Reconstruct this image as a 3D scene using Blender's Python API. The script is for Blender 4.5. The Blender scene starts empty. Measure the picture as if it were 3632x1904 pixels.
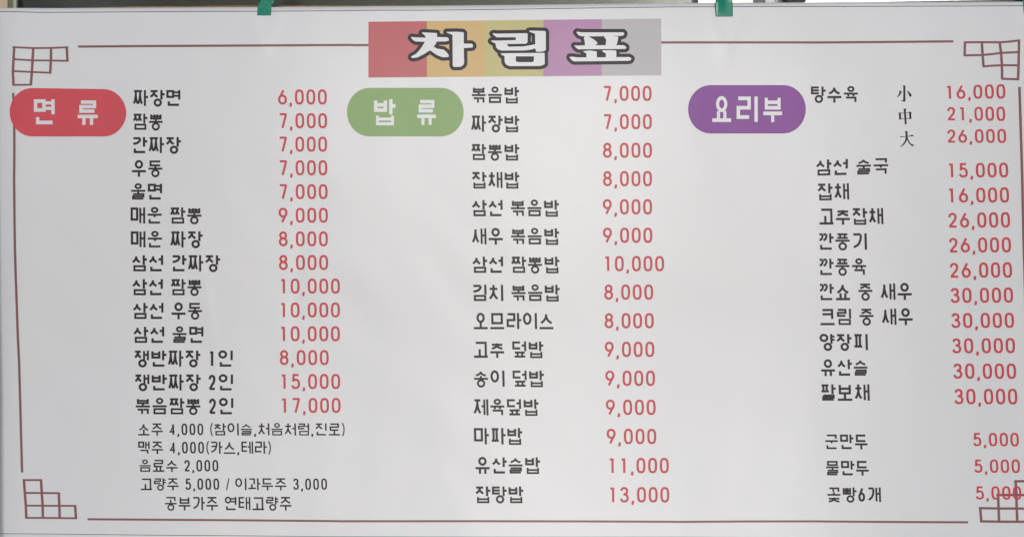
import bpy, bmesh, math, random
from mathutils import Vector
from mathutils.geometry import tessellate_polygon

# ------------------------------------------------------------------ camera, sky, sun, exposure
SC = bpy.context.scene
COL = SC.collection
PX = 0.0005            # half a millimetre of banner per photo pixel
CW, CH = 3632, 1904
D = 1.8                # camera to banner
ZC = 1.62              # height of the banner's middle
cam_d = bpy.data.cameras.new('camera')
cam = bpy.data.objects.new('camera', cam_d)
COL.objects.link(cam)
cam.location = (0, -D, ZC)
cam.rotation_euler = (math.radians(90), 0, 0)
cam_d.sensor_width = 36
cam_d.lens = 36 * D / (CW * PX)
cam_d.clip_start = 0.05
cam_d.clip_end = 2000
SC.camera = cam

SUN_EL, SUN_AZ = math.radians(9), math.radians(3)   # behind and above the photographer, a little to the right
world = bpy.data.worlds.new('World')
SC.world = world
world.use_nodes = True
wn = world.node_tree
bg = wn.nodes['Background']
sky = wn.nodes.new('ShaderNodeTexSky')
sky.sky_type = 'NISHITA'
sky.sun_disc = False
sky.sun_elevation = SUN_EL
sky.sun_rotation = math.radians(180) - SUN_AZ
sky.air_density = 0.7
sky.dust_density = 0.5
sky.ozone_density = 1.0
wn.links.new(sky.outputs[0], bg.inputs[0])
bg.inputs[1].default_value = 0.10
sl = bpy.data.lights.new('sun', 'SUN')
sl.energy = 1.5
sl.angle = math.radians(12)
sl.color = (1.0, 0.985, 0.975)
sun = bpy.data.objects.new('sun', sl)
COL.objects.link(sun)
sun.rotation_euler = (math.radians(90) - SUN_EL, 0, SUN_AZ)
sun.location = (1, -4, 5)
vs = SC.view_settings
vs.view_transform = 'Standard'
vs.look = 'None'
vs.gamma = 1
vs.use_curve_mapping = False
vs.exposure = 0.05

# ------------------------------------------------------------------ materials
def lin(c):
    return tuple((v / 255 / 12.92) if v / 255 <= 0.04045 else ((v / 255 + 0.055) / 1.055) ** 2.4 for v in c)

def mat(name, col, rough=0.5, metal=0.0, var=0.04, scale=60, bump=0.0, bscale=400, spec=0.5, low=0.0):
    m = bpy.data.materials.new(name)
    m.use_nodes = True
    nt = m.node_tree
    b = nt.nodes['Principled BSDF']
    b.inputs['Roughness'].default_value = rough
    b.inputs['Metallic'].default_value = metal
    b.inputs['Specular IOR Level'].default_value = spec
    tc = nt.nodes.new('ShaderNodeTexCoord')
    n = nt.nodes.new('ShaderNodeTexNoise')
    n.inputs['Scale'].default_value = scale
    n.inputs['Detail'].default_value = 5
    nt.links.new(tc.outputs['Object'], n.inputs['Vector'])
    mx = nt.nodes.new('ShaderNodeMix')
    mx.data_type = 'RGBA'
    mx.inputs[6].default_value = (*[max(0, c * (1 - var)) for c in col], 1)
    mx.inputs[7].default_value = (*[min(1, c * (1 + var)) for c in col], 1)
    nt.links.new(n.outputs['Fac'], mx.inputs[0])
    nt.links.new(mx.outputs[2], b.inputs['Base Color'])
    if bump:
        n2 = nt.nodes.new('ShaderNodeTexNoise')
        n2.inputs['Scale'].default_value = bscale
        n2.inputs['Detail'].default_value = 3
        nt.links.new(tc.outputs['Object'], n2.inputs['Vector'])
        bp = nt.nodes.new('ShaderNodeBump')
        bp.inputs['Strength'].default_value = bump
        bp.inputs['Distance'].default_value = 0.0005
        nt.links.new(n2.outputs['Fac'], bp.inputs['Height'])
        nt.links.new(bp.outputs[0], b.inputs['Normal'])
    return m

M = {
    'vinyl': mat('white_vinyl', (0.71, 0.72, 0.75), 0.45, spec=1.0, var=0.012, scale=9, bump=0.25, bscale=900),
    'char': mat('charcoal_ink', (0.033, 0.025, 0.031), 0.46, var=0.25, scale=300, bump=0.2, bscale=900, spec=0.28),
    'thin': mat('black_ink', (0.03, 0.028, 0.035), 0.46, spec=0.45),
    'red': mat('red_ink', (0.60, 0.068, 0.088), 0.46, var=0.07, scale=200, bump=0.2, bscale=900, spec=0.35),
    'maroon': mat('maroon_ink', (0.245, 0.10, 0.105), 0.46, var=0.12, scale=90, spec=0.45),
    'pillred': mat('badge_red_ink', (0.64, 0.078, 0.105), 0.46, var=0.05, scale=40, bump=0.2, bscale=900, spec=0.45),
    'pillgreen': mat('badge_green_ink', (0.265, 0.43, 0.165), 0.46, var=0.04, scale=40, bump=0.2, bscale=900, spec=0.45),
    'pillpurple': mat('badge_purple_ink', (0.245, 0.06, 0.34), 0.46, var=0.05, scale=40, bump=0.2, bscale=900, spec=0.45),
    'b1': mat('block_red_ink', (0.56, 0.135, 0.155), 0.46, var=0.04, scale=40, spec=0.45),
    'b2': mat('block_orange_ink', (0.68, 0.47, 0.205), 0.46, var=0.05, scale=14, spec=0.45),
    'b3': mat('block_yellow_ink', (0.585, 0.53, 0.24), 0.46, var=0.05, scale=14, spec=0.45),
    'b4': mat('block_lilac_ink', (0.49, 0.265, 0.47), 0.46, var=0.04, scale=14, spec=0.45),
    'b5': mat('block_grey_ink', (0.53, 0.51, 0.54), 0.46, var=0.02, scale=14, spec=0.45),
    'tape': mat('green_tape', (0.003, 0.24, 0.155), 0.28, var=0.15, scale=60, spec=0.6),
    'steel': mat('brushed_steel', (0.35, 0.39, 0.37), 0.34, metal=1.0, var=0.12, scale=25, bump=0.3, bscale=90),
    'beige': mat('beige_plaster', (0.56, 0.45, 0.33), 0.8, bump=0.4, bscale=60),
    'olive': mat('olive_metal', (0.13, 0.13, 0.085), 0.5),
    'pale_highlight': mat('pale_metal_highlight', (0.38, 0.41, 0.29), 0.5),
    'ply': mat('raw_plywood', (0.25, 0.16, 0.08), 0.7, var=0.5, scale=70, bump=0.5, bscale=120),
    'card': mat('brown_card', (0.13, 0.095, 0.07), 0.8, var=0.4, scale=80),
    'dgrey': mat('dark_grey_paint', (0.11, 0.115, 0.10), 0.5),
    'lgrey': mat('light_grey_paint', (0.72, 0.74, 0.72), 0.5),
    'rust': mat('rusty_iron', (0.06, 0.045, 0.035), 0.8, var=0.9, scale=120, bump=0.8, bscale=200),
    'wall': mat('grey_render', (0.35, 0.34, 0.32), 0.85, bump=0.5, bscale=60),
    'ground': mat('asphalt', (0.06, 0.06, 0.058), 0.9, var=0.3, scale=30, bump=0.6, bscale=80),
}

for nd in M['vinyl'].node_tree.nodes:            # faint green and pink cast of the print white
    if nd.type == 'MIX':
        nd.inputs[6].default_value = (.712, .738, .766, 1)
        nd.inputs[7].default_value = (.728, .726, .774, 1)
# ------------------------------------------------------------------ banner surface
LB = 0.09
KB = 0.20
CREASE = [(-.452, .415, .012, .04, .35, .0008), (-.425, .42, .010, .035, -.4, .0007), (.365, .41, .012, .045, .3, .0007), (.392, .415, .010, .04, -.35, .0007), (-0.54, -0.06, .010, .10, .15, .0007), (-0.38, -0.02, .014, .16, -.08, -.0006), (-0.585, .06, .012, .06, .3, .0005), (-.93, .33, .03, .08, -.8, .002), (.12, -.33, .012, .09, .1, .0004), (.55, .12, .016, .14, -.1, .0005), (-.1, -.40, .02, .05, .5, .0004), (.80, -.1, .014, .2, .06, .0006)]
def bulge(x, z):
    """Depth of the hanging sheet (towards the camera positive), metres."""
    d = 0.0035 * math.sin(5.2 * x + 1.1 + 0.8 * z) + 0.0022 * math.sin(9.5 * x - 2.2 * z + 0.4)
    d += 0.0025 * math.sin(3.1 * z + 0.9 * x + 2.0)
    d += 0.0004 * math.sin(21 * x + 9 * z) * (0.5 + 0.5 * math.sin(2 * x + 1))
    e = max(0.0, -0.872 - x)                    # the left edge curls back
    d -= 5.5 * e * e * (0.6 + 0.8 * math.exp(-((z + 0.08) / 0.25) ** 2))
    e = max(0.0, -0.15 - x)                     # both ends lean back a little
    d -= LB * e * e
    e = max(0.0, x - 0.45)
    d -= 0.16 * e * e
    e = max(0.0, -0.05 - z)                     # the foot of the sheet kicks out
    d += KB * e * e
    d += 0.00016 * math.sin(63 * x + 17 * z + 3 * math.sin(9 * z)) * math.sin(11 * z - 5 * x + 1)
    d += 0.00022 * math.sin(38 * z + 21 * x + 2 * math.sin(7 * x)) * math.sin(6 * x + 4 * z)
    for cx, cz, sx, sz, tilt, a in CREASE:
        u = (x - cx) + tilt * (z - cz)
        d += a * math.exp(-(u / sx) ** 2 - ((z - cz) / sz) ** 2)
    e = max(0.0, z - 0.30)
    d -= 0.30 * e * e
    return d

def P(px, py, lift=0.0):
    x = (px - CW / 2) * PX
    z = (CH / 2 - py) * PX
    d = bulge(x, z) + lift
    k = 1 - d / D
    return Vector((x * k, -d, ZC + z * k))

def B(px, py, depth):
    """A point standing 'depth' metres behind the banner that the photograph shows at px, py."""
    k = (D + depth) / D
    return Vector(((px - CW / 2) * PX * k, depth, ZC + (CH / 2 - py) * PX * k))

# ------------------------------------------------------------------ object helpers
def link(o, parent=None):
    COL.objects.link(o)
    if parent:
        o.parent = parent
    return o

def empty(name, loc, label, cat, group=None):
    o = bpy.data.objects.new(name, None)
    o.location = loc
    o['label'] = label
    o['category'] = cat
    if group:
        o['group'] = group
    link(o)
    return o

def mesh(name, verts, faces, m, parent=None, label=None, cat=None, kind=None, group=None, smooth=False):
    me = bpy.data.meshes.new(name)
    if parent:
        off = ORIGIN.get(parent.name, Vector((0, 0, 0)))
    else:
        off = Vector((0, 0, 0))
    if parent is None and cat:
        off = Vector((sum(v[0] for v in verts) / len(verts), sum(v[1] for v in verts) / len(verts), min(v[2] for v in verts)))
    me.from_pydata([tuple(Vector(v) - off) for v in verts], [], faces)
    me.materials.append(m)
    if smooth:
        for p in me.polygons:
            p.use_smooth = True
    o = bpy.data.objects.new(name, me)
    if parent is None:
        o.location = off
    link(o, parent)
    ORIGIN[o.name] = off
    if label: o['label'] = label
    if cat: o['category'] = cat
    if kind: o['kind'] = kind
    if group: o['group'] = group
    return o
ORIGIN = {}

# ------------------------------------------------------------------ print geometry in photo pixels -> triangles on the sheet
class Print:
    def __init__(self):
        self.v = []; self.f = []; self.n = 0
    def tri(self, a, b, c, lift, depth=0):
        L = [(b[0]-a[0])**2+(b[1]-a[1])**2, (c[0]-b[0])**2+(c[1]-b[1])**2, (a[0]-c[0])**2+(a[1]-c[1])**2]
        k = max(range(3), key=lambda i: L[i])
        if L[k] > 22 ** 2 and depth < 12:
            p = (a, b, c)
            s, e, o = p[k], p[(k+1) % 3], p[(k+2) % 3]
            m = ((s[0]+e[0])/2, (s[1]+e[1])/2)
            self.tri(s, m, o, lift, depth+1); self.tri(m, e, o, lift, depth+1)
            return
        ar = (b[0]-a[0])*(c[1]-a[1]) - (b[1]-a[1])*(c[0]-a[0])
        if abs(ar) < 1e-6:
            return
        i = len(self.v)
        pts = (a, b, c) if ar < 0 else (a, c, b)      # facing the camera
        self.v += [P(q[0], q[1], lift) for q in pts]
        self.f.append((i, i+1, i+2))
    def quad(self, a, b, c, d, lift):
        self.tri(a, b, c, lift); self.tri(a, c, d, lift)
    def poly(self, loops, lift):
        flat = [p for l in loops for p in l]
        for t in tessellate_polygon([[Vector((p[0], p[1], 0)) for p in l] for l in loops]):
            self.tri(flat[t[0]], flat[t[1]], flat[t[2]], lift)
    def ribbon(self, pts, w, lift, closed=False, f=None, wf=None):
        """Ribbon of width w along pts (own units), corners mitred, mapped by f to photo pixels."""
        f = f or (lambda p: p)
        n = len(pts)
        L = []; R = []
        for i in range(n):
            p = pts[i]
            a = pts[(i-1) % n] if (closed or i > 0) else None
            b = pts[(i+1) % n] if (closed or i < n-1) else None
            def nrm(s, e):
                dx, dy = e[0]-s[0], e[1]-s[1]; l = math.hypot(dx, dy) or 1
                return (-dy/l, dx/l)
            if a and b:
                n1, n2 = nrm(a, p), nrm(p, b)
                mx, my = n1[0]+n2[0], n1[1]+n2[1]
                l2 = mx*mx+my*my
                if l2 < 0.35:
                    mx, my = n1; k = 1
                else:
                    k = 2/l2
            else:
                mx, my = nrm(a, p) if a else nrm(p, b); k = 1
            ww = w if wf is None else w * wf[i]
            hx, hy = mx*k*ww/2, my*k*ww/2
            L.append(f((p[0]+hx, p[1]+hy))); R.append(f((p[0]-hx, p[1]-hy)))
        for i in range(n if closed else n-1):
            j = (i+1) % n
            self.quad(L[i], L[j], R[j], R[i], lift)
    def disc(self, c, r, lift, n=14):
        pts = [(c[0]+r*math.cos(2*math.pi*i/n), c[1]+r*math.sin(2*math.pi*i/n)) for i in range(n)]
        for i in range(1, n-1):
            self.tri(pts[0], pts[i], pts[i+1], lift)
    def build(self, name, m, parent, label=None):
        return mesh(name, self.v, self.f, m, parent, label)

# ------------------------------------------------------------------ the lettering: jamo and digits as centre lines
def ell(x0, y0, x1, y1, n=22, sup=1.0, a0=0, a1=360):
    cx, cy, rx, ry = (x0+x1)/2, (y0+y1)/2, (x1-x0)/2, (y1-y0)/2
    out = []
    full = abs(a1-a0) >= 360
    for i in range(n if full else n+1):
        t = math.radians(a0+(a1-a0)*i/n)
        c, s = math.cos(t), math.sin(t)
        if sup != 1:
            c = math.copysign(abs(c)**sup, c); s = math.copysign(abs(s)**sup, s)
        out.append((cx+rx*c, cy+ry*s))
    return out
def smooth(p, k=4):
    if len(p) < 3: return p
    q = [p[0]] + list(p) + [p[-1]]
    out = []
    for i in range(1, len(q)-2):
        for j in range(k):
            t = j/k
            def cr(a, b, c, d): return 0.5*((2*b)+(c-a)*t+(2*a-5*b+4*c-d)*t*t+(3*b-a-3*c+d)*t**3)
            out.append((cr(q[i-1][0], q[i][0], q[i+1][0], q[i+2][0]), cr(q[i-1][1], q[i][1], q[i+1][1], q[i+2][1])))
    out.append(p[-1])
    return out
LEGL = smooth([(.5, .0), (.47, .30), (.30, .68), (0, 1)])
LEGR = smooth([(.49, .28), (.60, .60), (.80, .86), (1, 1)])
def legs(y0, sq=1.0):
    f = lambda p: (p[0], y0+(1-y0)*p[1])
    return [(list(map(f, LEGL)), 0), (list(map(f, LEGR)), 0)]
def jamo(j, curve):
    """Centre lines in the unit square: (points, closed)."""
    o = []
    if j == 'ㄱ':
        o = [(smooth([(1, .02), (.93, .42), (.62, .78), (0, 1)]), 0), ([(0, 0), (1.0, 0)], 0)] if curve else [([(0, 0), (1, 0), (1, 1)], 0)]
    elif j == 'ㄲ':
        for s in (0, 1):
            for pts, c in jamo('ㄱ', curve):
                o.append(([(p[0]*.44+s*.56, p[1]) for p in pts], c))
    elif j == 'ㄴ': o = [([(0, 0), (0, 1), (1, 1)], 0)]
    elif j == 'ㄷ': o = [([(1, 0), (0, 0), (0, 1), (1, 1)], 0)]
    elif j == 'ㄹ': o = [([(0, 0), (1, 0), (1, .5), (0, .5), (0, 1), (1, 1)], 0)]
    elif j == 'ㅁ': o = [([(0, 0), (1, 0), (1, 1), (0, 1)], 1)]
    elif j == 'ㅂ': o = [([(0, -.06), (0, 1), (1, 1), (1, -.06)], 0), ([(0, .42), (1, .42)], 0)]
    elif j == 'ㅂf': o = [([(0, -.12), (0, 1), (1, 1), (1, -.12)], 0), ([(0, .36), (1, .36)], 0)]
    elif j == 'ㅃ': o = [([(0, -.06), (0, 1), (1, 1), (1, -.06)], 0), ([(0, .42), (1, .42)], 0), ([(.36, -.06), (.36, 1)], 0), ([(.64, -.06), (.64, 1)], 0)]
    elif j == 'ㅅ': o = legs(0)
    elif j == 'ㅇ': o = [(ell(0, 0, 1, 1), 1)]
    elif j == 'ㅈ': o = [([(0, 0), (1, 0)], 0)] + legs(0.02)
    elif j == 'ㅉ':
        for s in (0, 1):
            o += [([(p[0]*.47+s*.53, p[1]) for p in pts], c) for pts, c in legs(0.02)]
        o += [([(0, 0), (1, 0)], 0)]
    elif j == 'ㅊ': o = [([(.5, -.12), (.5, .2)], 0), ([(0, .2), (1, .2)], 0)] + legs(.22)
    elif j == 'ㅋ': o = [(smooth([(1, .02), (.93, .42), (.62, .78), (0, 1)]), 0), ([(0, 0), (1, 0)], 0), ([(.05, .42), (.93, .40)], 0)] if curve else [([(0, 0), (1, 0), (1, 1)], 0), ([(.0, .47), (1, .47)], 0)]
    elif j == 'ㅌ': o = [([(1, 0), (0, 0), (0, 1), (1, 1)], 0), ([(0, .5), (1, .5)], 0)]
    elif j == 'ㅍ': o = [([(0, 0), (1, 0)], 0), ([(-.03, 1), (1.03, 1)], 0), ([(.27, 0), (.27, 1)], 0), ([(.73, 0), (.73, 1)], 0)]
    return o

CHO = ['ㄱ','ㄲ','ㄴ','ㄷ','ㄸ','ㄹ','ㅁ','ㅂ','ㅃ','ㅅ','ㅆ','ㅇ','ㅈ','ㅉ','ㅊ','ㅋ','ㅌ','ㅍ','ㅎ']
JUNG = ['ㅏ','ㅐ','ㅑ','ㅒ','ㅓ','ㅔ','ㅕ','ㅖ','ㅗ','ㅘ','ㅙ','ㅚ','ㅛ','ㅜ','ㅝ','ㅞ','ㅟ','ㅠ','ㅡ','ㅢ','ㅣ']
JONG = ['','ㄱ','ㄲ','ㄳ','ㄴ','ㄵ','ㄶ','ㄷ','ㄹ','ㄺ','ㄻ','ㄼ','ㄽ','ㄾ','ㄿ','ㅀ','ㅁ','ㅂ','ㅄ','ㅅ','ㅆ','ㅇ','ㅈ','ㅊ','ㅋ','ㅌ','ㅍ','ㅎ']
HW, HH = 104, 118          # syllable cell

def hangul(ch, sw):
    """Strokes in cell units: list of (points, closed, width)."""
    c = ord(ch) - 0xAC00
    a, v, f = CHO[c // 588], JUNG[(c % 588) // 28], JONG[c % 28]
    out = []
    h = sw/2
    def put(j, x0, y0, x1, y1, curve, w):
        for pts, cl in jamo(j, curve):
            out.append(([(x0*HW+w/2+p[0]*((x1-x0)*HW-w), y0*HH+w/2+p[1]*((y1-y0)*HH-w)) for p in pts], cl, w))
    def st(x0, y0, x1, y1, w):
        out.append(([(x0*HW, y0*HH), (x1*HW, y1*HH)], 0, w))
    horiz = v in 'ㅗㅛㅜㅠㅡ'
    w = sw
    if f in ('ㄹ', 'ㄲ', 'ㅍ', 'ㅊ') or a in 'ㅉㅃㄲ' or (f and a in 'ㅍㅌㄹ'): w = sw*.93
    if horiz and f: w = min(w, sw*.88)
    he = w/2/HH; ve = w/2/HW
    if not horiz:
        yb = 0.50 if f else {'ㅁ': .82, 'ㅂ': .82, 'ㅇ': .74, 'ㄹ': .88, 'ㅍ': .84, 'ㅌ': .84, 'ㄷ': .8}.get(a, .93)
        if f == 'ㅇ': yb = .50
        ys = 0.60 if f else 1.0
        if v == 'ㅘ':
            put(a, .02, .0, .58, .56, False, w)
            st(.30, .50, .30, .84, w); st(-.02, .86, .66, .84, w)
            st(.83, 0, .83, 1, w); st(.83, .46, 1.05, .46, w)
            return out
        X = {'ㅏ': .64, 'ㅑ': .64, 'ㅣ': .68, 'ㅓ': .64, 'ㅕ': .57, 'ㅐ': .54, 'ㅔ': .56}[v]
        if a == 'ㅉ': X += .06
        x0 = 0.0
        if a == 'ㅇ': X = min(X, .62); yt = -.02
        else: yt = .0
        if a in 'ㅅㅈㅉㅊ': x0 = -.03
        ty = .44*ys+.0 if f else .44
        put(a, x0, yt + (.03 if a == 'ㅊ' else 0), X, yb, True, w)
        if v == 'ㅏ': st(.83, 0, .83, ys, w); st(.83, ty, 1.06, ty, w)
        if v == 'ㅑ': st(.83, 0, .83, ys, w); st(.83, ty*.6, 1.06, ty*.6, w*.9); st(.83, ty*1.35, 1.06, ty*1.35, w*.9)
        if v == 'ㅣ': st(.93, 0, .93, ys, w)
        if v == 'ㅓ': st(.93, 0, .93, ys, w); st(.68, ty*.98, .93, ty*.98, w)
        if v == 'ㅕ': st(.93, 0, .93, ys, w); st(.54, ty*.55, .93, ty*.55, w*.9); st(.54, ty*1.38, .93, ty*1.38, w*.9)
        if v == 'ㅐ': st(.68, .02, .68, ys*.97, w*.9); st(.95, 0, .95, ys, w*.9); st(.68, ty, .95, ty, w*.9)
        if v == 'ㅔ': st(.76, .02, .76, ys*.97, w*.9); st(.97, 0, .97, ys, w*.9); st(.56, ty, .76, ty, w*.9)
        if f == 'ㅇ': put(f, .27, .53, .87, 1.05, False, w)
        elif f == 'ㄴ': put(f, .10, .64, .99, 1.0, False, w)
        elif f == 'ㄱ': put(f, .12, .66, .90, 1.04, False, w)
        elif f == 'ㅂ': put('ㅂf', .10, .62, .90+ve, 1.03, False, w*.84)
        elif f: put(f, .10, .62, .90+ve, 1.0, False, w*(.9 if f == 'ㅁ' else 1))
        return out
    if not f:
        wi = {'ㅇ': (.20, .80), 'ㅅ': (.04, .96), 'ㅈ': (.04, .96), 'ㅊ': (.04, .96)}.get(a, (.08, .92))
        if v in 'ㅗㅛ':
            if a == 'ㄱ': put(a, .06, .02, .94, .97, False, w); st(.42, .48, .42, .94, w)
            else:
                yb = .62
                put(a, wi[0], -.02 if a == 'ㅇ' else (.08 if a == 'ㅊ' else 0), wi[1], yb, False, w)
                if v == 'ㅗ': st(.5, yb-.02 if a not in 'ㅅ' else .5, .5, .94, w)
                else: st(.33, yb-.04, .33, .94, w); st(.67, yb-.04, .67, .94, w)
            st(0, .94, 1, .94, w)
        elif v in 'ㅜㅠ':
            put(a, wi[0], -.03 if a == 'ㅇ' else (.08 if a == 'ㅊ' else .0), wi[1], .52, False, w)
            st(0, .67, 1, .67, w)
            if v == 'ㅜ': st(.5, .67, .5, 1.02, w)
            else: st(.31, .67, .31, 1.02, w); st(.69, .67, .69, 1.02, w)
        else:
            put(a, wi[0], .0, wi[1], .70, False, w); st(0, .94, 1, .94, w)
        return out
    wi = {'ㅇ': (.24, .76), 'ㄱ': (.06, .92)}.get(a, (.08, .92))
    yt = -.03 if a == 'ㅇ' else (.05 if a == 'ㅊ' else 0)
    if v in 'ㅗㅛ':
        put(a, wi[0], yt, wi[1], .37, False, w)
        st(.5, .33 if a != 'ㄱ' else .2, .5, .50, w); st(0, .51, 1, .51, w)
        y0 = .61
    elif v in 'ㅜㅠ':
        put(a, wi[0], yt, wi[1], .35, False, w); st(0, .45, 1, .45, w)
        if f == 'ㅇ': pass
        elif v == 'ㅜ': st(.5, .45, .5, .60, w)
        else: st(.32, .45, .32, .62, w); st(.68, .45, .68, .62, w)
        y0 = .60
        if v == 'ㅜ' and f == 'ㅇ': st(.5, .45, .5, .58, w)
    else:
        put(a, wi[0], yt, wi[1], .37, False, w); st(0, .50, 1, .50, w); y0 = .61
    if f == 'ㅇ': put(f, .20, .54, .80, 1.05, False, w)
    elif f == 'ㄴ': put(f, .08, .66, .95, 1.0, False, w)
    elif f == 'ㄱ': put(f, .08, .64, .90, 1.05, False, w)
    elif f == 'ㅊ': put(f, .02, .66, .98, 1.04, False, w)
    elif f == 'ㄲ': put(f, .06, .64, .92, 1.04, False, w)
    elif f: put(f, .06, y0, .94, 1.0, False, w)
    return out

DG = {
    '0': [(ell(0, 0, 1, 1, 26, .72), 1)],
    '1': [([(.16, .035), (.56, .035), (.56, 1.06)], 0)],
    '2': [(smooth([(.03, .27), (.14, .08), (.47, 0), (.82, .08), (.93, .28), (.80, .50)]) + [(.03, 1)], 0), ([(-.02, 1), (1.04, 1)], 0)],
    '3': [(smooth([(.05, .20), (.18, .05), (.47, 0), (.80, .06), (.90, .25), (.75, .42), (.36, .47)]), 0),
          (smooth([(.36, .46), (.78, .52), (1, .72), (.86, .93), (.5, 1), (.15, .95), (0, .78)]), 0)],
    '4': [([(.72, 1.05), (.72, .0), (0, .74), (1.04, .74)], 0)],
    '5': [([(.96, .0), (.22, .0), (.13, .50)], 0), (smooth([(.10, .47), (.45, .36), (.85, .43), (1, .68), (.88, .92), (.5, 1), (.16, .96), (0, .80)]), 0)],
    '6': [(ell(0, .40, 1, 1, 22, .9), 1), ([(.06, .58), (.66, -.03)], 0)],
    '7': [([(0, .0), (1.0, .0)], 0), ([(.96, -.02), (.42, 1.06)], 0)],
    '8': [(ell(.07, 0, .93, .46, 20), 1), (ell(0, .46, 1, 1, 22), 1)],
    '9': [(ell(0, 0, 1, .60, 22, .9), 1), ([(.95, .42), (.34, 1.04)], 0)],
}
def layout(text, sw, price):
    """Strokes of a whole line in layout units."""
    x = 0; out = []
    dw, adv, cadv, y0, y1 = (64, 83, 39, 0, 110) if price else (54, 74, 38, 2, 115)
    for ch in text:
        if ch == ' ': x += 43
        elif ch in DG:
            w = sw*1.04
            for pts, cl in DG[ch]:
                out.append(([(x+w/2+p[0]*(dw-w), y0+w/2+p[1]*(y1-y0-w)) for p in pts], cl, w))
            x += adv
        elif ch == ',':
            out.append(([(x+9, y1-13), (x+9, y1+4), (x+3, y1+15)], 0, sw*1.05)); x += cadv
        elif ch == '(':
            out.append((smooth([(x+22, -4), (x+10, 28), (x+7, 60), (x+10, 92), (x+22, 124)]), 0, sw*.75)); x += 38
        elif ch == ')':
            out.append((smooth([(x+4, -4), (x+16, 28), (x+19, 60), (x+16, 92), (x+4, 124)]), 0, sw*.75)); x += 38
        elif ch == '/':
            out.append(([(x+28, 0), (x+4, 118)], 0, sw*.7)); x += 42
        else:
            out += [([(p[0]+x, p[1]) for p in pts], cl, w) for pts, cl, w in hangul(ch, sw)]
            x += 123
    return out

S = 2557/1250
def write(name, text, m, parent, x0, x1, yt, yb, yt1=None, yb1=None, reg=(0, 0), sw=16.8, price=False, shear=0.0, lift=0.0003, label=None):
    yt1 = yt if yt1 is None else yt1
    yb1 = yb if yb1 is None else yb1
    st = layout(text, sw, price)
    lx = min(p[0]-w*.45 for pts, c, w in st for p in pts)
    rx = max(p[0]+w*.45 for pts, c, w in st for p in pts)
    hh = 110 if price else HH
    kx = (x1-x0)/(rx-lx)
    def f(p):
        u = (p[0]-lx)/(rx-lx); v = p[1]/hh
        t = yt+(yt1-yt)*u; b = yb+(yb1-yb)*u
        y = t+(b-t)*v
        x = x0+(x1-x0)*u + shear*(v-.5)*(b-t)
        return (reg[0]+x/S, reg[1]+y/S)
    pr = Print()
    for i, (pts, cl, w) in enumerate(st):
        pr.ribbon(pts, w, lift+0.000012*(i % 12), bool(cl), f)
    return pr.build(name, m, parent, label)

# ------------------------------------------------------------------ setting
g = mesh('ground', [(-300, -300, 0), (300, -300, 0), (300, 300, 0), (-300, 300, 0)], [(0, 1, 2, 3)], M['ground'], kind='structure')

def box_vf(x0, x1, y0, y1, z0, z1, bev=0.0):
    bm = bmesh.new()
    r = bmesh.ops.create_cube(bm, size=1)
    for v in bm.verts:
        v.co = Vector((x0 if v.co.x < 0 else x1, y0 if v.co.y < 0 else y1, z0 if v.co.z < 0 else z1))
    if bev:
        bmesh.ops.bevel(bm, geom=bm.edges[:], offset=bev, segments=3, affect='EDGES', profile=.5)
    bm.verts.index_update()
    vs_ = [v.co.copy() for v in bm.verts]; fs = [tuple(v.index for v in f.verts) for f in bm.faces]
    bm.free()
    return vs_, fs

# ------------------------------------------------------------------ banner
ban = empty('menu_banner', (0, 0, ZC - 0.49), 'white vinyl restaurant menu banner with red, green and purple category badges', 'banner')
ORIGIN['menu_banner'] = Vector(ban.location)

def pl(points):
    def f(x):
        if x <= points[0][0]: return points[0][1]
        for (a, b), (c, d) in zip(points, points[1:]):
            if x <= c: return b+(d-b)*(x-a)/(c-a)
        return points[-1][1]
    return f
TOP = pl([(0, 29), (200, 30), (400, 29), (600, 28), (900, 26.3), (1200, 24.5), (1500, 22), (1800, 19), (2100, 15), (2400, 12), (2700, 11), (2850, 10), (3000, 8.5), (3300, 7.5), (3632, 7)])
LEFT = pl([(29, -10), (500, -10), (1100, -4), (1400, 2), (1904, 5), (1950, 6)])
def sheet():
    nx, ny = 260, 140
    v = []; f = []
    for j in range(ny+1):
        t = j/ny
        for i in range(nx+1):
            s = i/nx
            px = s*(3652+10) - 10
            py = TOP(px)+(1922-TOP(px))*t
            px = LEFT(py)+(3650-LEFT(py))*s
            v.append(P(px, py, 0))
    for j in range(ny):
        for i in range(nx):
            a = j*(nx+1)+i
            f.append((a, a+nx+1, a+nx+2, a+1))
    o = mesh('sheet', v, f, M['vinyl'], ban, smooth=True)
    sm = o.modifiers.new('thickness', 'SOLIDIFY')
    sm.thickness = 0.0006
    sm.offset = -1
    return o
sheet()

def lines(name, segs, w, m, lift=0.0003, label=None, parent=None, scale=1.0, off=(0, 0)):
    pr = Print()
    for k, s in enumerate(segs):
        ww = w
        if isinstance(s, tuple) and isinstance(s[0], (int, float)):
            ww, s = s[0], s[1]
        pr.ribbon([(off[0]+x/scale, off[1]+y/scale) for x, y in s], ww, lift+0.000012*k)
    return pr.build(name, m, parent or ban, label)

lines('hem_line', [[(-10, 42), (60, 43), (150, 45), (300, 44.3), (600, 42.5), (750, 41.3), (900, 41), (1200, 39.3), (1350, 37.3), (1500, 37.5), (1800, 34), (2100, 29.5), (2400, 25.5), (2700, 24.7), (3000, 24.2), (3300, 22.8), (3645, 21.4)]], 2.2, M['thin'], label='thin black line along the top hem')
lines('hem_line', [[(4, 1891), (150, 1892), (300, 1893.5), (600, 1896.8), (900, 1899), (1200, 1901.5), (1800, 1903), (2400, 1903), (2900, 1905.5), (3300, 1907), (3640, 1909)]], 1.9, M['thin'], label='thin black line along the bottom hem')
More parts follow.
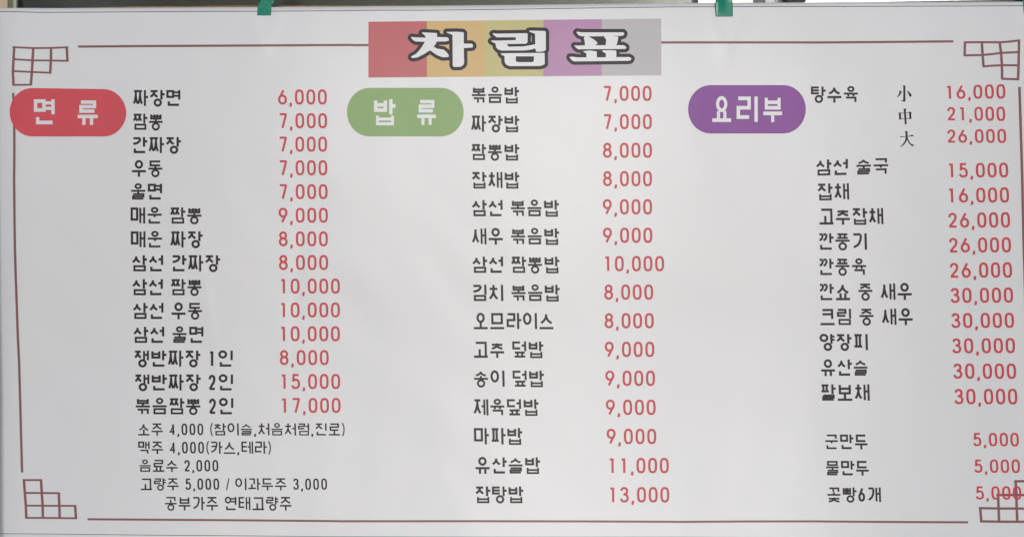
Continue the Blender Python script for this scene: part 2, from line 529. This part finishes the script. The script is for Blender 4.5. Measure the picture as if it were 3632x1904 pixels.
# frame lines
def Z(reg, pts): return [(reg[0]+x/S, reg[1]+y/S) for x, y in pts]
R1, R2, R3, R4, R5, R6, R7, R8, R9 = (0, 0), (1200, 0), (2382, 0), (0, 640), (1200, 640), (2382, 640), (0, 1244), (1200, 1244), (2382, 1244)
lines('frame_line', [Z(R1, [(567, 340), (1200, 335.5), (1900, 332), (2557, 328)]) + Z(R2, [(110, 330), (219, 329)])], 8, M['maroon'], label='maroon top frame line left of the title')
lines('frame_line', [Z(R2, [(2342, 310), (2410, 310)]) + Z(R3, [(0, 309.5), (600, 309.5), (1100, 310), (1500, 307), (2045, 302)])], 8, M['maroon'], label='maroon top frame line right of the title')
lines('frame_line', [Z(R1, [(96, 675), (103, 900), (104, 1100), (102, 1300)]) + Z(R4, [(103, 60), (105, 300), (108, 500), (114, 700), (121, 900), (130, 1150)]) + Z(R7, [(139, 100), (147, 400), (155, 700), (160, 880)])], 8.5, M['maroon'], label='maroon left frame line')
lines('frame_line', [Z(R3, [(2524, 632), (2531, 850), (2537, 1050), (2545, 1320)]) + Z(R6, [(2549, 200), (2554, 420), (2562, 700), (2574, 1100)]) + [(3646, 1400), (3648, 1640)]], 9, M['maroon'], label='maroon right frame line running out at the edge')
lines('frame_line', [Z(R7, [(635, 1219), (1100, 1222), (1700, 1226), (2400, 1232)]) + Z(R8, [(20, 1233.5), (1000, 1233), (1800, 1234.5), (2400, 1237)]) + Z(R9, [(60, 1238), (500, 1235), (1000, 1234), (1500, 1238), (2152, 1241)])], 7.6, M['maroon'], label='maroon bottom frame line')
# corner lattices
v_, h_ = 9, 6.6
lines('corner_lattice', [(h_, Z(R1, [(90, 344), (240, 351), (370, 350), (496, 345)])), (h_, Z(R1, [(92, 431), (236, 440), (368, 441), (496, 443)])), (h_, Z(R1, [(86, 517), (230, 524), (372, 530)])), (h_, Z(R1, [(90, 618), (231, 616)])),
      (v_, Z(R1, [(103, 340), (98, 432), (93, 520), (98, 622)])), (v_, Z(R1, [(241, 350), (236, 440), (231, 525), (223, 620)])), (v_, Z(R1, [(370, 348), (369, 440), (364, 534)])), (v_, Z(R1, [(484, 346), (489, 446)]))], 7, M['maroon'], label='maroon square lattice in the top left corner')
lines('corner_lattice', [(h_+1, Z(R3, [(2121, 309), (2255, 308), (2385, 309), (2460, 303), (2529, 294)])), (h_+1, Z(R3, [(2121, 404), (2255, 401), (2330, 394), (2395, 385), (2527, 380)])), (h_+1, Z(R3, [(2256, 484), (2330, 478), (2400, 475), (2525, 476)])), (h_+1, Z(R3, [(2391, 573), (2523, 577)])),
      (v_, Z(R3, [(2129, 306), (2126, 407)])), (v_, Z(R3, [(2251, 306), (2257, 400), (2264, 487)])), (v_, Z(R3, [(2381, 309), (2391, 386), (2397, 476), (2399, 576)])), (v_, Z(R3, [(2521, 292), (2520, 380), (2518, 476), (2514, 580)]))], 7, M['maroon'], label='maroon square lattice in the top right corner')
lines('corner_lattice', [(h_+.3, Z(R7, [(165, 935), (304, 935)])), (h_+.3, Z(R7, [(172, 1028), (310, 1029), (435, 1030)])), (h_+.3, Z(R7, [(180, 1120), (310, 1121), (553, 1122)])), (h_+.3, Z(R7, [(182, 1209), (312, 1209), (558, 1212)])),
      (v_, Z(R7, [(173, 930), (180, 1030), (187, 1120), (191, 1214)])), (v_, Z(R7, [(297, 930), (303, 1030), (309, 1120), (311, 1212)])), (v_, Z(R7, [(426, 1027), (430, 1120), (433, 1212)])), (v_, Z(R7, [(545, 1120), (551, 1214)]))], 7, M['maroon'], label='maroon square lattice in the bottom left corner')
def Q(pts): return [(3380+x/4.218, 1540+y/4.218) for x, y in pts]
lines('corner_lattice', [(h_+2, Q([(915, 698), (1120, 696)])), (h_+2, Q([(650, 903), (1120, 903)])), (h_+2, Q([(388, 1099), (700, 1104), (1120, 1106)])), (h_+2, Q([(405, 1296), (700, 1301), (1120, 1302)])),
      (9, Q([(408, 1085), (425, 1310)])), (9, Q([(676, 890), (683, 1100), (690, 1300)])), (9, Q([(938, 685), (950, 900), (955, 1100), (963, 1300)]))], 7, M['maroon'], label='maroon square lattice in the bottom right corner under a price')

# title panel
tp = Print()
def blk(xa, xb):      # block between two x in R2 zoom units
    top = lambda x: 160-(x-218)*23/2125
    bot = lambda x: 564-(x-218)*16/2125
    n = 8
    for i in range(n):
        a, b = xa+(xb-xa)*i/n, xa+(xb-xa)*(i+1)/n
        yield Z(R2, [(a, top(a)), (b, top(b)), (b, bot(b)), (a, bot(a))])
title = None
for (xa, xb, m, lab) in [(218, 643, 'b1', 'red block of the title strip'), (643, 1061, 'b2', 'orange block of the title strip'), (1061, 1487, 'b3', 'yellow block of the title strip'), (1487, 1911, 'b4', 'lilac block of the title strip'), (1911, 2343, 'b5', 'pale grey block of the title strip')]:
    pr = Print()
    for q in blk(xa, xb): pr.quad(*q, 0.00025)
    pr.build('title_block', M[m], ban, lab)

T1 = lambda pts: [(1450+x/4.6836, 80+y/4.6836) for x, y in pts]
T2 = lambda pts: [(1900+x/5.7244, 80+y/5.7244) for x, y in pts]
CHA = [T1([(215, 175), (240, 168), (468, 180), (470, 246), (640, 250), (664, 275), (664, 305), (620, 318), (462, 322), (448, 360), (412, 408), (480, 440), (580, 455), (630, 500), (664, 545), (660, 578), (560, 582), (470, 545), (352, 466), (250, 530), (150, 582), (60, 596), (38, 580), (45, 565), (120, 525), (185, 455), (225, 395), (268, 325), (110, 320), (75, 298), (36, 258), (45, 243), (120, 252), (285, 256), (270, 225), (235, 195)])]
A_ = [T1([(626, 160), (800, 158), (900, 164), (914, 180), (914, 355), (1040, 356), (1062, 372), (1070, 395), (1055, 420), (914, 428), (918, 680), (905, 710), (860, 740), (745, 742), (730, 715), (726, 215), (700, 200), (640, 178)])]
LI = [T1([(1390, 190), (1410, 180), (1450, 190), (1960, 182), (1976, 200), (1972, 330), (1955, 352), (1930, 357), (1630, 362), (1655, 406), (1900, 402), (2060, 375), (2100, 365), (2097, 190), (2070, 182), (2020, 165), (1996, 142), (2050, 140), (2265, 146), (2276, 165), (2276, 460), (2245, 480), (2190, 490), (2120, 490), (2097, 435), (2030, 455), (1920, 468), (1540, 470), (1480, 450), (1450, 415), (1440, 350), (1400, 335), (1366, 312), (1380, 303), (1450, 305), (1775, 297), (1778, 250), (1460, 250), (1425, 225)])]
MI = [T1([(1525, 515), (2256, 508), (2258, 695), (2220, 715), (2180, 726), (1680, 728), (1620, 705), (1592, 660), (1590, 560), (1545, 545)]), T1([(1778, 566), (2078, 566), (2076, 645), (2050, 662), (1810, 662), (1778, 645)])]
PY = [T2([(825, 205), (845, 190), (930, 205), (1780, 205), (1800, 230), (1785, 265), (1750, 278), (1550, 280), (1675, 292), (1675, 335), (1650, 440), (1632, 466), (1780, 466), (1835, 495), (1840, 525), (1815, 543), (860, 548), (815, 515), (785, 470), (880, 474), (1000, 468), (998, 400), (978, 320), (1000, 288), (930, 285), (870, 262)]),
      T2([(1072, 288), (1392, 284), (1400, 315), (1432, 350), (1420, 466), (1200, 466), (1260, 432), (1235, 395), (1180, 350)])]
YO = [T2([(958, 588), (1100, 572), (1240, 592), (1240, 712), (1424, 712), (1424, 632), (1385, 612), (1348, 585), (1360, 570), (1500, 566), (1620, 572), (1638, 590), (1638, 708), (1900, 706), (1945, 735), (1925, 775), (1880, 782), (780, 795), (735, 770), (688, 715), (692, 700), (760, 700), (860, 714), (1030, 714), (1030, 632), (1000, 618)])]
tb = Print()
for k, loops in enumerate([CHA, A_, LI, MI, PY, YO]):
    for loop in loops[:1] + (loops[1:] if loops is MI else []):
        outer = loop is loops[0]
        r = 12 if outer else 5
        n = len(loop)
        for i in range(n):
            a, b = loop[i], loop[(i+1) % n]
            lf = 0.00035+0.000006*((i*2+k) % 22)
            tb.ribbon([a, b], 2*r, lf); tb.disc(a, r, lf+0.000003)
    tb.poly([loops[0]], 0.00055)
o = tb.build('title_outline', M['char'], ban, 'charcoal outline round the title lettering')
tw = Print()
for k, loops in enumerate([CHA, A_, LI, MI, PY, YO]):
    tw.poly(loops, 0.0007+0.00001*k)
tw.build('title_lettering', M['vinyl'], ban, 'white title lettering 차림표')

# badges
def badge(reg, xl, xr, yt, yb, m, label, dy=0.0):
    pr = Print()
    r = (yb-yt)/2; cy = (yt+yb)/2
    n = 20
    rx = r*.93
    pts = [(xl+rx-rx*math.cos(t), cy-r*math.sin(t)+dy) for t in [math.pi*(-.5+i/n) for i in range(n+1)]]
    pts = [(xl+rx-rx*math.cos(math.pi*(-.5+i/n)), cy-r*math.sin(math.pi*(-.5+i/n))) for i in range(n+1)]
    pts += [(xr-rx+rx*math.cos(math.pi*(-.5+i/n)), cy+r*math.sin(math.pi*(-.5+i/n))+(dy if i > n/2 else dy if i < n/2 else dy)) for i in range(n, -1, -1)][::-1][:0]
    right = [(xr-rx+rx*math.cos(a), cy+r*math.sin(a)) for a in [math.pi*(-.5+i/n) for i in range(n+1)]]
    pts = pts + right
    # slight sag of the printed shape towards the right end
    pts = [(x, y+dy*max(0, (x-xl)/(xr-xl))*(1 if y < cy else 0)) for x, y in pts]
    pr.poly([Z(reg, pts)], 0.0006)
    return pr.build('category_badge', m, ban, label)
br = badge(R1, 70, 916, 638, 991, M['pillred'], 'red rounded badge for the noodle dishes', 12)
bgm = badge(R2, 62, 909, 639, 990, M['pillgreen'], 'green rounded badge for the rice dishes')
bp_ = badge(R3, 120, 974, 619, 969, M['pillpurple'], 'purple rounded badge for the special dishes')
for b in (br, bgm, bp_): ORIGIN[b.name] = ORIGIN['menu_banner']
WL = 0.0009
write('badge_lettering', '면', M['vinyl'], br, 247, 396, 722, 903, reg=R1, sw=17, lift=WL, label='white syllable 면')
write('badge_lettering', '류', M['vinyl'], br, 553, 720, 730, 904, reg=R1, sw=17, lift=WL, label='white syllable 류')
write('badge_lettering', '밥', M['vinyl'], bgm, 260, 426, 722, 905, reg=R2, sw=17, lift=WL, label='white syllable 밥')
write('badge_lettering', '류', M['vinyl'], bgm, 562, 718, 726, 904, reg=R2, sw=17, lift=WL, label='white syllable 류')
write('badge_lettering', '요', M['vinyl'], bp_, 285, 442, 702, 884, reg=R3, sw=17, lift=WL, label='white syllable 요')
write('badge_lettering', '리', M['vinyl'], bp_, 473, 624, 702, 886, reg=R3, sw=17, lift=WL, label='white syllable 리')
write('badge_lettering', '부', M['vinyl'], bp_, 655, 812, 702, 884, reg=R3, sw=17, lift=WL, label='white syllable 부')

NAMES = [
 (R1,'짜장면',965,1308,655,770),(R1,'짬뽕',963,1186,826,943),(R1,'간짜장',960,1320,996,1112),(R1,'우동',950,1184,1165,1281),
 (R4,'울면',945,1175,24,139),(R4,'매운 짬뽕',948,1468,196,313),(R4,'매운 짜장',950,1478,369,486),(R4,'삼선 간짜장',955,1605,542,659),
 (R4,'삼선 짬뽕',957,1468,715,832),(R4,'삼선 우동',962,1472,887,1004),(R4,'삼선 울면',965,1475,1060,1177),(R7,'쟁반짜장 1인',972,1688,-3,114),
 (R7,'쟁반짜장 2인',975,1690,170,286),(R7,'볶음짬뽕 2인',978,1692,342,459),
 (R2,'볶음밥',962,1318,632,749),(R2,'짜장밥',963,1320,840,957),(R2,'짬뽕밥',963,1320,1046,1162),(R5,'잡채밥',967,1321,-61,56),
 (R5,'삼선 볶음밥',967,1608,142,260),(R5,'새우 볶음밥',968,1610,347,464),(R5,'삼선 짬뽕밥',970,1612,552,670),(R5,'김치 볶음밥',973,1614,756,874),
 (R5,'오므라이스',975,1567,961,1077),(R5,'고추 덮밥',976,1495,1166,1284),(R8,'송이 덮밥',978,1499,142,259),(R8,'제육덮밥',980,1460,349,467),
 (R8,'마파밥',985,1342,558,677),(R8,'유산슬밥',988,1471,770,888),(R8,'잡탕밥',993,1350,981,1099),
 (R3,'탕수육',1012,1358,629,744),(R3,'삼선 술국',1046,1578,1160,1275,1147,1262),(R6,'잡채',1057,1287,24,142,20,139),(R6,'고추잡채',1065,1535,202,319,200,318),
 (R6,'깐풍기',1067,1416,383,502),(R6,'깐풍육',1069,1418,567,686),(R6,'깐쇼 중 새우',1071,1750,749,868,745,864),(R6,'크림 중 새우',1072,1757,931,1048,928,1046),
 (R6,'양장피',1075,1423,1113,1230),(R9,'유산슬',1078,1428,63,180,61,179),(R9,'팔보채',1080,1436,241,360),
 (R9,'군만두',1110,1428,605,711),(R9,'물만두',1116,1437,796,901),(R9,'꽃빵6개',1125,1518,988,1094),
]
for t in NAMES:
    reg, s, x0, x1, a, b = t[:6]
    c, d = t[6:8] if len(t) > 6 else (None, None)
    write('dish_name', s, M['char'], ban, x0, x1, a, b, c, d, reg, shear=.02 if reg in (R5, R8) else (.03 if reg in (R6, R9) else 0), label='charcoal lettering of the dish ' + s)
for s, x0, x1, a, b in [('소주 4,000 (참이슬,처음처럼,진로)',997,2500,524,612),('맥주 4,000(카스,테라)',1003,1965,656,745),('음료수 2,000',1007,1583,788,875),('고량주 5,000 / 이과두주 3,000',1015,2372,922,1008),('공부가주 연태고량주',1192,2120,1057,1153)]:
    write('drinks_line', s, M['char'], ban, x0, x1, a, b, None, None, R7, sw=15, shear=.02, label='small charcoal drinks lettering: ' + s)
PR = [
 (R1,'6,000',2018,2370,650,760),(R1,'7,000',2022,2372,822,932),(R1,'7,000',2022,2372,992,1102),(R1,'7,000',2023,2374,1163,1273),
 (R4,'7,000',2023,2376,27,136),(R4,'9,000',2022,2378,198,307),(R4,'8,000',2023,2378,369,478),(R4,'8,000',2024,2380,540,650),
 (R4,'10,000',2033,2465,711,821),(R4,'10,000',2033,2465,884,993),(R4,'10,000',2033,2465,1056,1166),(R7,'8,000',2030,2384,-7,103),(R7,'15,000',2037,2467,166,276),(R7,'17,000',2040,2470,340,449),
 (R2,'7,000',1920,2272,624,734),(R2,'7,000',1921,2274,829,939),(R2,'8,000',1920,2275,1036,1146),(R2,'8,000',1921,2275,1241,1352),
 (R5,'9,000',1920,2276,136,247),(R5,'9,000',1921,2278,342,453),(R5,'10,000',1931,2363,547,659),(R5,'8,000',1930,2284,754,865),(R5,'8,000',1932,2288,961,1072),(R5,'9,000',1934,2292,1168,1280),
 (R8,'9,000',1938,2297,142,254),(R8,'9,000',1942,2302,352,464),(R8,'9,000',1948,2306,563,675),(R8,'11,000',1963,2397,774,886),(R8,'13,000',1967,2401,985,1098),
 (R3,'16,000',1993,2421,622,719,611,717),(R3,'21,000',1999,2420,778,874,774,880),(R3,'26,000',1999,2427,941,1036,936,1039),(R3,'15,000',2008,2442,1184,1289,1180,1288),
 (R6,'16,000',2008,2448,56,162,49,161),(R6,'26,000',2007,2455,235,343,229,342),(R6,'26,000',2012,2462,416,523,411,522),(R6,'26,000',2018,2470,597,706,592,705),
 (R6,'30,000',2024,2477,779,888,775,886),(R6,'30,000',2029,2484,961,1070,958,1069),(R6,'30,000',2036,2491,1144,1253,1141,1252),(R9,'30,000',2044,2499,91,201,90,203),(R9,'30,000',2052,2508,275,386,273,388),
 (R9,'5,000',2188,2519,593,690,592,692),(R9,'5,000',2196,2527,786,882,785,885),(R9,'5,000',2207,2537,980,1076,979,1079),
]
for t in PR:
    reg, s, x0, x1, a, b = t[:6]
    c, d = t[6:8] if len(t) > 6 else (None, None)
    write('price', s, M['red'], ban, x0, x1, a, b, c, d, reg, sw=15.4, price=True, shear=.035 if x0 > 1990 and reg in (R3, R6, R9) else .01, lift=0.00048, label='red price ' + s)

# the three Chinese characters for small, medium, large
HZ = lambda pts: [(3150+x/5.19, 280+y/5.19) for x, y in pts]
def hanzi(polys, label):
    pr = Print()
    for k, p in enumerate(polys): pr.poly([HZ(p)], 0.0003+.00001*k)
    pr.build('size_character', M['char'], ban, label)
hanzi([[(273,122),(300,122),(326,136),(318,152),(320,400),(314,418),(298,427),(270,417),(236,406),(240,400),(278,396),(280,150)],
       [(208,213),(258,236),(246,250),(222,300),(175,341),(161,341),(163,332),(190,302),(207,250)],
       [(340,218),(352,217),(395,248),(428,290),(434,310),(424,328),(408,335),(392,326),(376,280),(360,246)]], 'charcoal character 小')
hanzi([[(284,549),(333,552),(328,590),(334,700),(343,832),(330,840),(308,840),(302,760),(292,620)],
       [(194,614),(236,630),(240,700),(242,740),(210,757),(203,750),(200,680)],
       [(386,610),(400,602),(436,622),(426,640),(430,735),(415,745),(394,740),(388,690)],
       [(230,624),(290,627),(290,637),(232,637)],[(326,625),(390,620),(392,631),(326,634)],
       [(238,733),(302,730),(302,740),(240,744)],[(332,730),(394,727),(398,738),(332,741)]], 'charcoal character 中')
hanzi([[(308,960),(345,962),(370,974),(358,990),(358,1060),(362,1095),(345,1135),(315,1190),(270,1236),(235,1251),(221,1246),(260,1215),(300,1160),(318,1110),(322,1050),(318,985)],
       [(217,1056),(318,1058),(318,1069),(222,1074)],[(356,1052),(412,1045),(430,1028),(455,1033),(480,1054),(430,1060),(356,1066)],
       [(352,1080),(362,1085),(382,1140),(420,1190),(450,1210),(488,1213),(452,1246),(420,1225),(380,1180),(350,1125)]], 'charcoal character 大')

# ------------------------------------------------------------------ green tapes
def tape(name, rows, label, crinkle=0.0, glint_tilt=False, seed=1):
    """rows: list of (py, xl, xr, lift) down the strip."""
    rnd = random.Random(seed)
    n = 16
    v = []; f = []
    fine = []
    for (a, b) in zip(rows, rows[1:]):
        k = max(1, int(abs(b[0]-a[0])/1.6))
        for i in range(k):
            t = i/k
            fine.append(tuple(a[q]+(b[q]-a[q])*t for q in range(4)))
    fine.append(rows[-1])
    ph = [rnd.uniform(0, 6.28) for _ in range(n+1)]
    for r in fine:
        j = rnd.uniform(-1, 1)
        for i in range(n+1):
            s = i/n
            px = r[1]+(r[2]-r[1])*s
            wv = math.exp(-((s-.12)/.30)**2)
            c = crinkle*wv*(math.sin(r[0]*1.25+2.2*math.sin(s*5)+ph[i]*.12)+.5*j)
            c += glint_tilt*wv*max(0, 60-r[0])*PX*.19  # left side stands off towards the top, tilted to shape a sun glint
            v.append(P(px, r[0]+(j*.5 if r is fine[-1] else 0), r[3]+c))
    m = n+1
    for j in range(len(fine)-1):
        for i in range(n):
            a = j*m+i
            f.append((a, a+m, a+m+1, a+1))
    o = mesh(name, v, f, M['tape'], None, label, 'tape', group='green tapes holding the banner', smooth=True)
    md = o.modifiers.new('thickness', 'SOLIDIFY'); md.thickness = 0.0002; md.offset = 0
    return o
tape('tape_strip', [(-120, 962, 1012, .004), (0, 925, 974, .003), (10, 920, 970, .003), (24, 912.5, 963, .0011), (30, 913.5, 962.5, .001), (45, 912.5, 962, .001), (56, 912, 961, .001)], 'green tape strip bent at the banner edge, above the first price column', 0.00004)
tape('tape_strip', [(-120, 2538, 2598, .004), (0, 2538, 2597, .0022), (10, 2538, 2598, .0015), (30, 2537.5, 2599, .0012), (60, 2539, 2599, .001)], 'crinkled shiny green tape strip above the purple badge', 0.00007, glint_tilt=True, seed=4)
tape('tape_strip', [(-120, 3622, 3690, .004), (0, 3625, 3685, .002), (8, 3629, 3685, .0012), (50, 3632, 3684, .001)], 'green tape strip at the top right corner, mostly cut off', 0.00003, seed=7)

# ------------------------------------------------------------------ what shows above the banner
# plywood board behind the sheet: its rough edge peeps out over the hem
def strip_board(name, top, xa, xb, depth, th, m, label, cat, step=12, rough=1.0, bot=1860, seed=3):
    rnd = random.Random(seed)
    xs = []; x = xa
    while x < xb: xs.append(x); x += step
    xs.append(xb)
    v = []; f = []
    for x in xs:
        y = top(x)+rnd.uniform(-rough, rough)
        v += [B(x, y, depth), B(x, y, depth)+Vector((0, th, 0)), B(x, bot, depth), B(x, bot, depth)+Vector((0, th, 0))]
    for i in range(len(xs)-1):
        a = i*4; b = a+4
        f += [(a, a+2, b+2, b), (a+1, b+1, b+3, a+3), (a, b, b+1, a+1), (a+2, a+3, b+3, b+2)]
    f += [(0, 1, 3, 2), (a+4, a+6, a+7, a+5)]
    return mesh(name, v, f, m, None, label, cat)
strip_board('backing_board', pl([(300, 29), (380, 26.5), (500, 23.5), (700, 22.3), (900, 20.5), (1200, 20.8), (1500, 20), (1800, 17), (2100, 14), (2300, 12.5)]), 300, 2300, 0.055, 0.006, M['ply'], 'raw plywood board whose rough edge peeps out above the banner', 'board')
strip_board('card_backing', pl([(3040, 8.5), (3200, 6), (3400, 2.5), (3632, -1), (3660, -1)]), 3030, 3660, 0.065, 0.005, M['card'], 'dark brown card edge showing above the banner at the right', 'board', rough=.3, seed=5)

# steel panel above: twist made up so its reflection brightens towards the right
def steel():
    nx, ny = 90, 6
    v = []; f = []
    for i in range(nx+1):
        s = i/nx
        px = 62+(2475-62)*s
        ang = math.radians(-24 + 7.5*s**1.5 + 5*s**7)
        c = B(px, 12, .17)
        for j in range(ny+1):
            t = (j/ny-.5)*.16
            v.append(c+Vector((0, math.sin(ang)*t, math.cos(ang)*t)))
    for i in range(nx):
        for j in range(ny):
            a = i*(ny+1)+j
            f.append((a, a+ny+1, a+ny+2, a+1))
    o = mesh('steel_panel', v, f, M['steel'], None, 'long dull steel panel running behind the top edge of the banner', 'panel', smooth=True)
    md = o.modifiers.new('thickness', 'SOLIDIFY'); md.thickness = .003; md.offset = 1
steel()
def post(name, pxa, pxb, depth, th, m, label, cat, pyb=None, bev=.001, group=None, pyt=-160):
    a = B(pxa, 60, depth); b = B(pxb, 60, depth)
    zt = B(pxa, pyt, depth).z
    zb = 0.0 if pyb is None else B(pxa, pyb, depth).z
    v, f = box_vf(a.x, b.x, depth, depth+th, zb, zt, bev)
    return mesh(name, v, f, m, None, label, cat, group=group)
def glow_panel(pa, pb, dep, em, label):  # added glowing panel standing in for blown-out daylight
    m = bpy.data.materials.new('daylight_glow'); m.use_nodes = True
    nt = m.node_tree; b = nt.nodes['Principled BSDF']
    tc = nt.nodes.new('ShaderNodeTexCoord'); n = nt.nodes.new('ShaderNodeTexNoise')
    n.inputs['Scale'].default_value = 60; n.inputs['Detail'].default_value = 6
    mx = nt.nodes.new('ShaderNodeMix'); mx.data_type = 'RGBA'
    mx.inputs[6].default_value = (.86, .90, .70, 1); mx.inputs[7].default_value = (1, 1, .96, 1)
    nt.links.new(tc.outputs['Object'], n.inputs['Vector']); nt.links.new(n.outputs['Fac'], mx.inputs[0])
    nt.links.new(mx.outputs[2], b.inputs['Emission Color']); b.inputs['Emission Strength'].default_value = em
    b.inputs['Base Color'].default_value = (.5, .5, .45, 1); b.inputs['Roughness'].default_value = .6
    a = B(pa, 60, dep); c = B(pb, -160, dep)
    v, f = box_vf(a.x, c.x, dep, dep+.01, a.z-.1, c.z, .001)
    mesh('frosted_pane', v, f, m, None, label, 'window')  # added glowing panel, stands in for blown-out daylight
glow_panel(2300, 2695, .30, .84, 'dimmer pale yellowish frosted pane beside the crinkled tape')  # added panel, stands in for dimmer daylight
glow_panel(2695, 3720, .315, 1.25, 'glowing white frosted window pane above the right end of the banner')  # added panel, stands in for blown-out daylight
post('plaster_wall', -160, 27, .20, .1, M['beige'], 'beige plaster wall seen past the top left corner of the banner', 'wall')
wf = empty('window_frame', B(45, 60, .16), 'olive metal frame with a painted pale green highlight beside the beige wall', 'frame')
wf.location.z = 0
ORIGIN['window_frame'] = Vector(wf.location)
def part_box(name, pxa, pxb, depth, th, m, parent):
    a = B(pxa, 60, depth); b = B(pxb, 60, depth)
    v, f = box_vf(a.x, b.x, depth, depth+th, 0, B(pxa, -160, depth).z, .001)
    return mesh(name, v, f, m, parent)
part_box('jamb', 28.5, 47, .165, .05, M['olive'], wf)
part_box('edge_bead', 46, 58, .15, .008, M['pale_highlight'], wf)  # pale strip: the frame's highlight put into its colour
post('dark_post', 2683, 2713, .20, .03, M['dgrey'], 'narrow dark grey post above the banner, right of the crinkled tape', 'post')
post('light_post', 2714, 2748, .21, .03, M['lgrey'], 'pale grey post just right of the dark post', 'post')
post('light_post', 2751, 2792, .23, .03, M['lgrey'], 'wider pale grey post beside the rusty bracket', 'post')
# rusty bracket: lump with rounded lower corner
def bracket():
    rnd = random.Random(2)
    bm = bmesh.new()
    a = B(2791, -60, .17); b = B(2860, 9, .17)
    bmesh.ops.create_cube(bm, size=1)
    bmesh.ops.subdivide_edges(bm, edges=bm.edges[:], cuts=6, use_grid_fill=True)
    for v in bm.verts:
        c = v.co
        r = Vector((c.x, c.y, c.z))
        k = 1-.10*max(0, abs(c.x)*2-.7)*max(0, abs(c.z)*2-.7)*8
        v.co = Vector((a.x+(b.x-a.x)*(.5+c.x*k), .185+c.y*.03, a.z+(b.z-a.z)*(.5-c.z*k)))
        v.co += Vector((rnd.uniform(-1, 1), rnd.uniform(-1, 1), rnd.uniform(-1, 1)))*.0006
    bm.verts.index_update()
    vv = [v.co.copy() for v in bm.verts]; ff = [tuple(q.index for q in f.verts) for f in bm.faces]
    bm.free()
    mesh('iron_bracket', vv, ff, M['rust'], None, 'dark rusty iron lump above the banner, right of the pale posts', 'bracket')
bracket()
# carrying wall behind the banner
v, f = box_vf(-1.0, 1.01, .12, .18, 0, ZC+.40)
mesh('low_wall', v, f, M['wall'], None, 'grey rendered wall hidden behind the banner', 'wall')
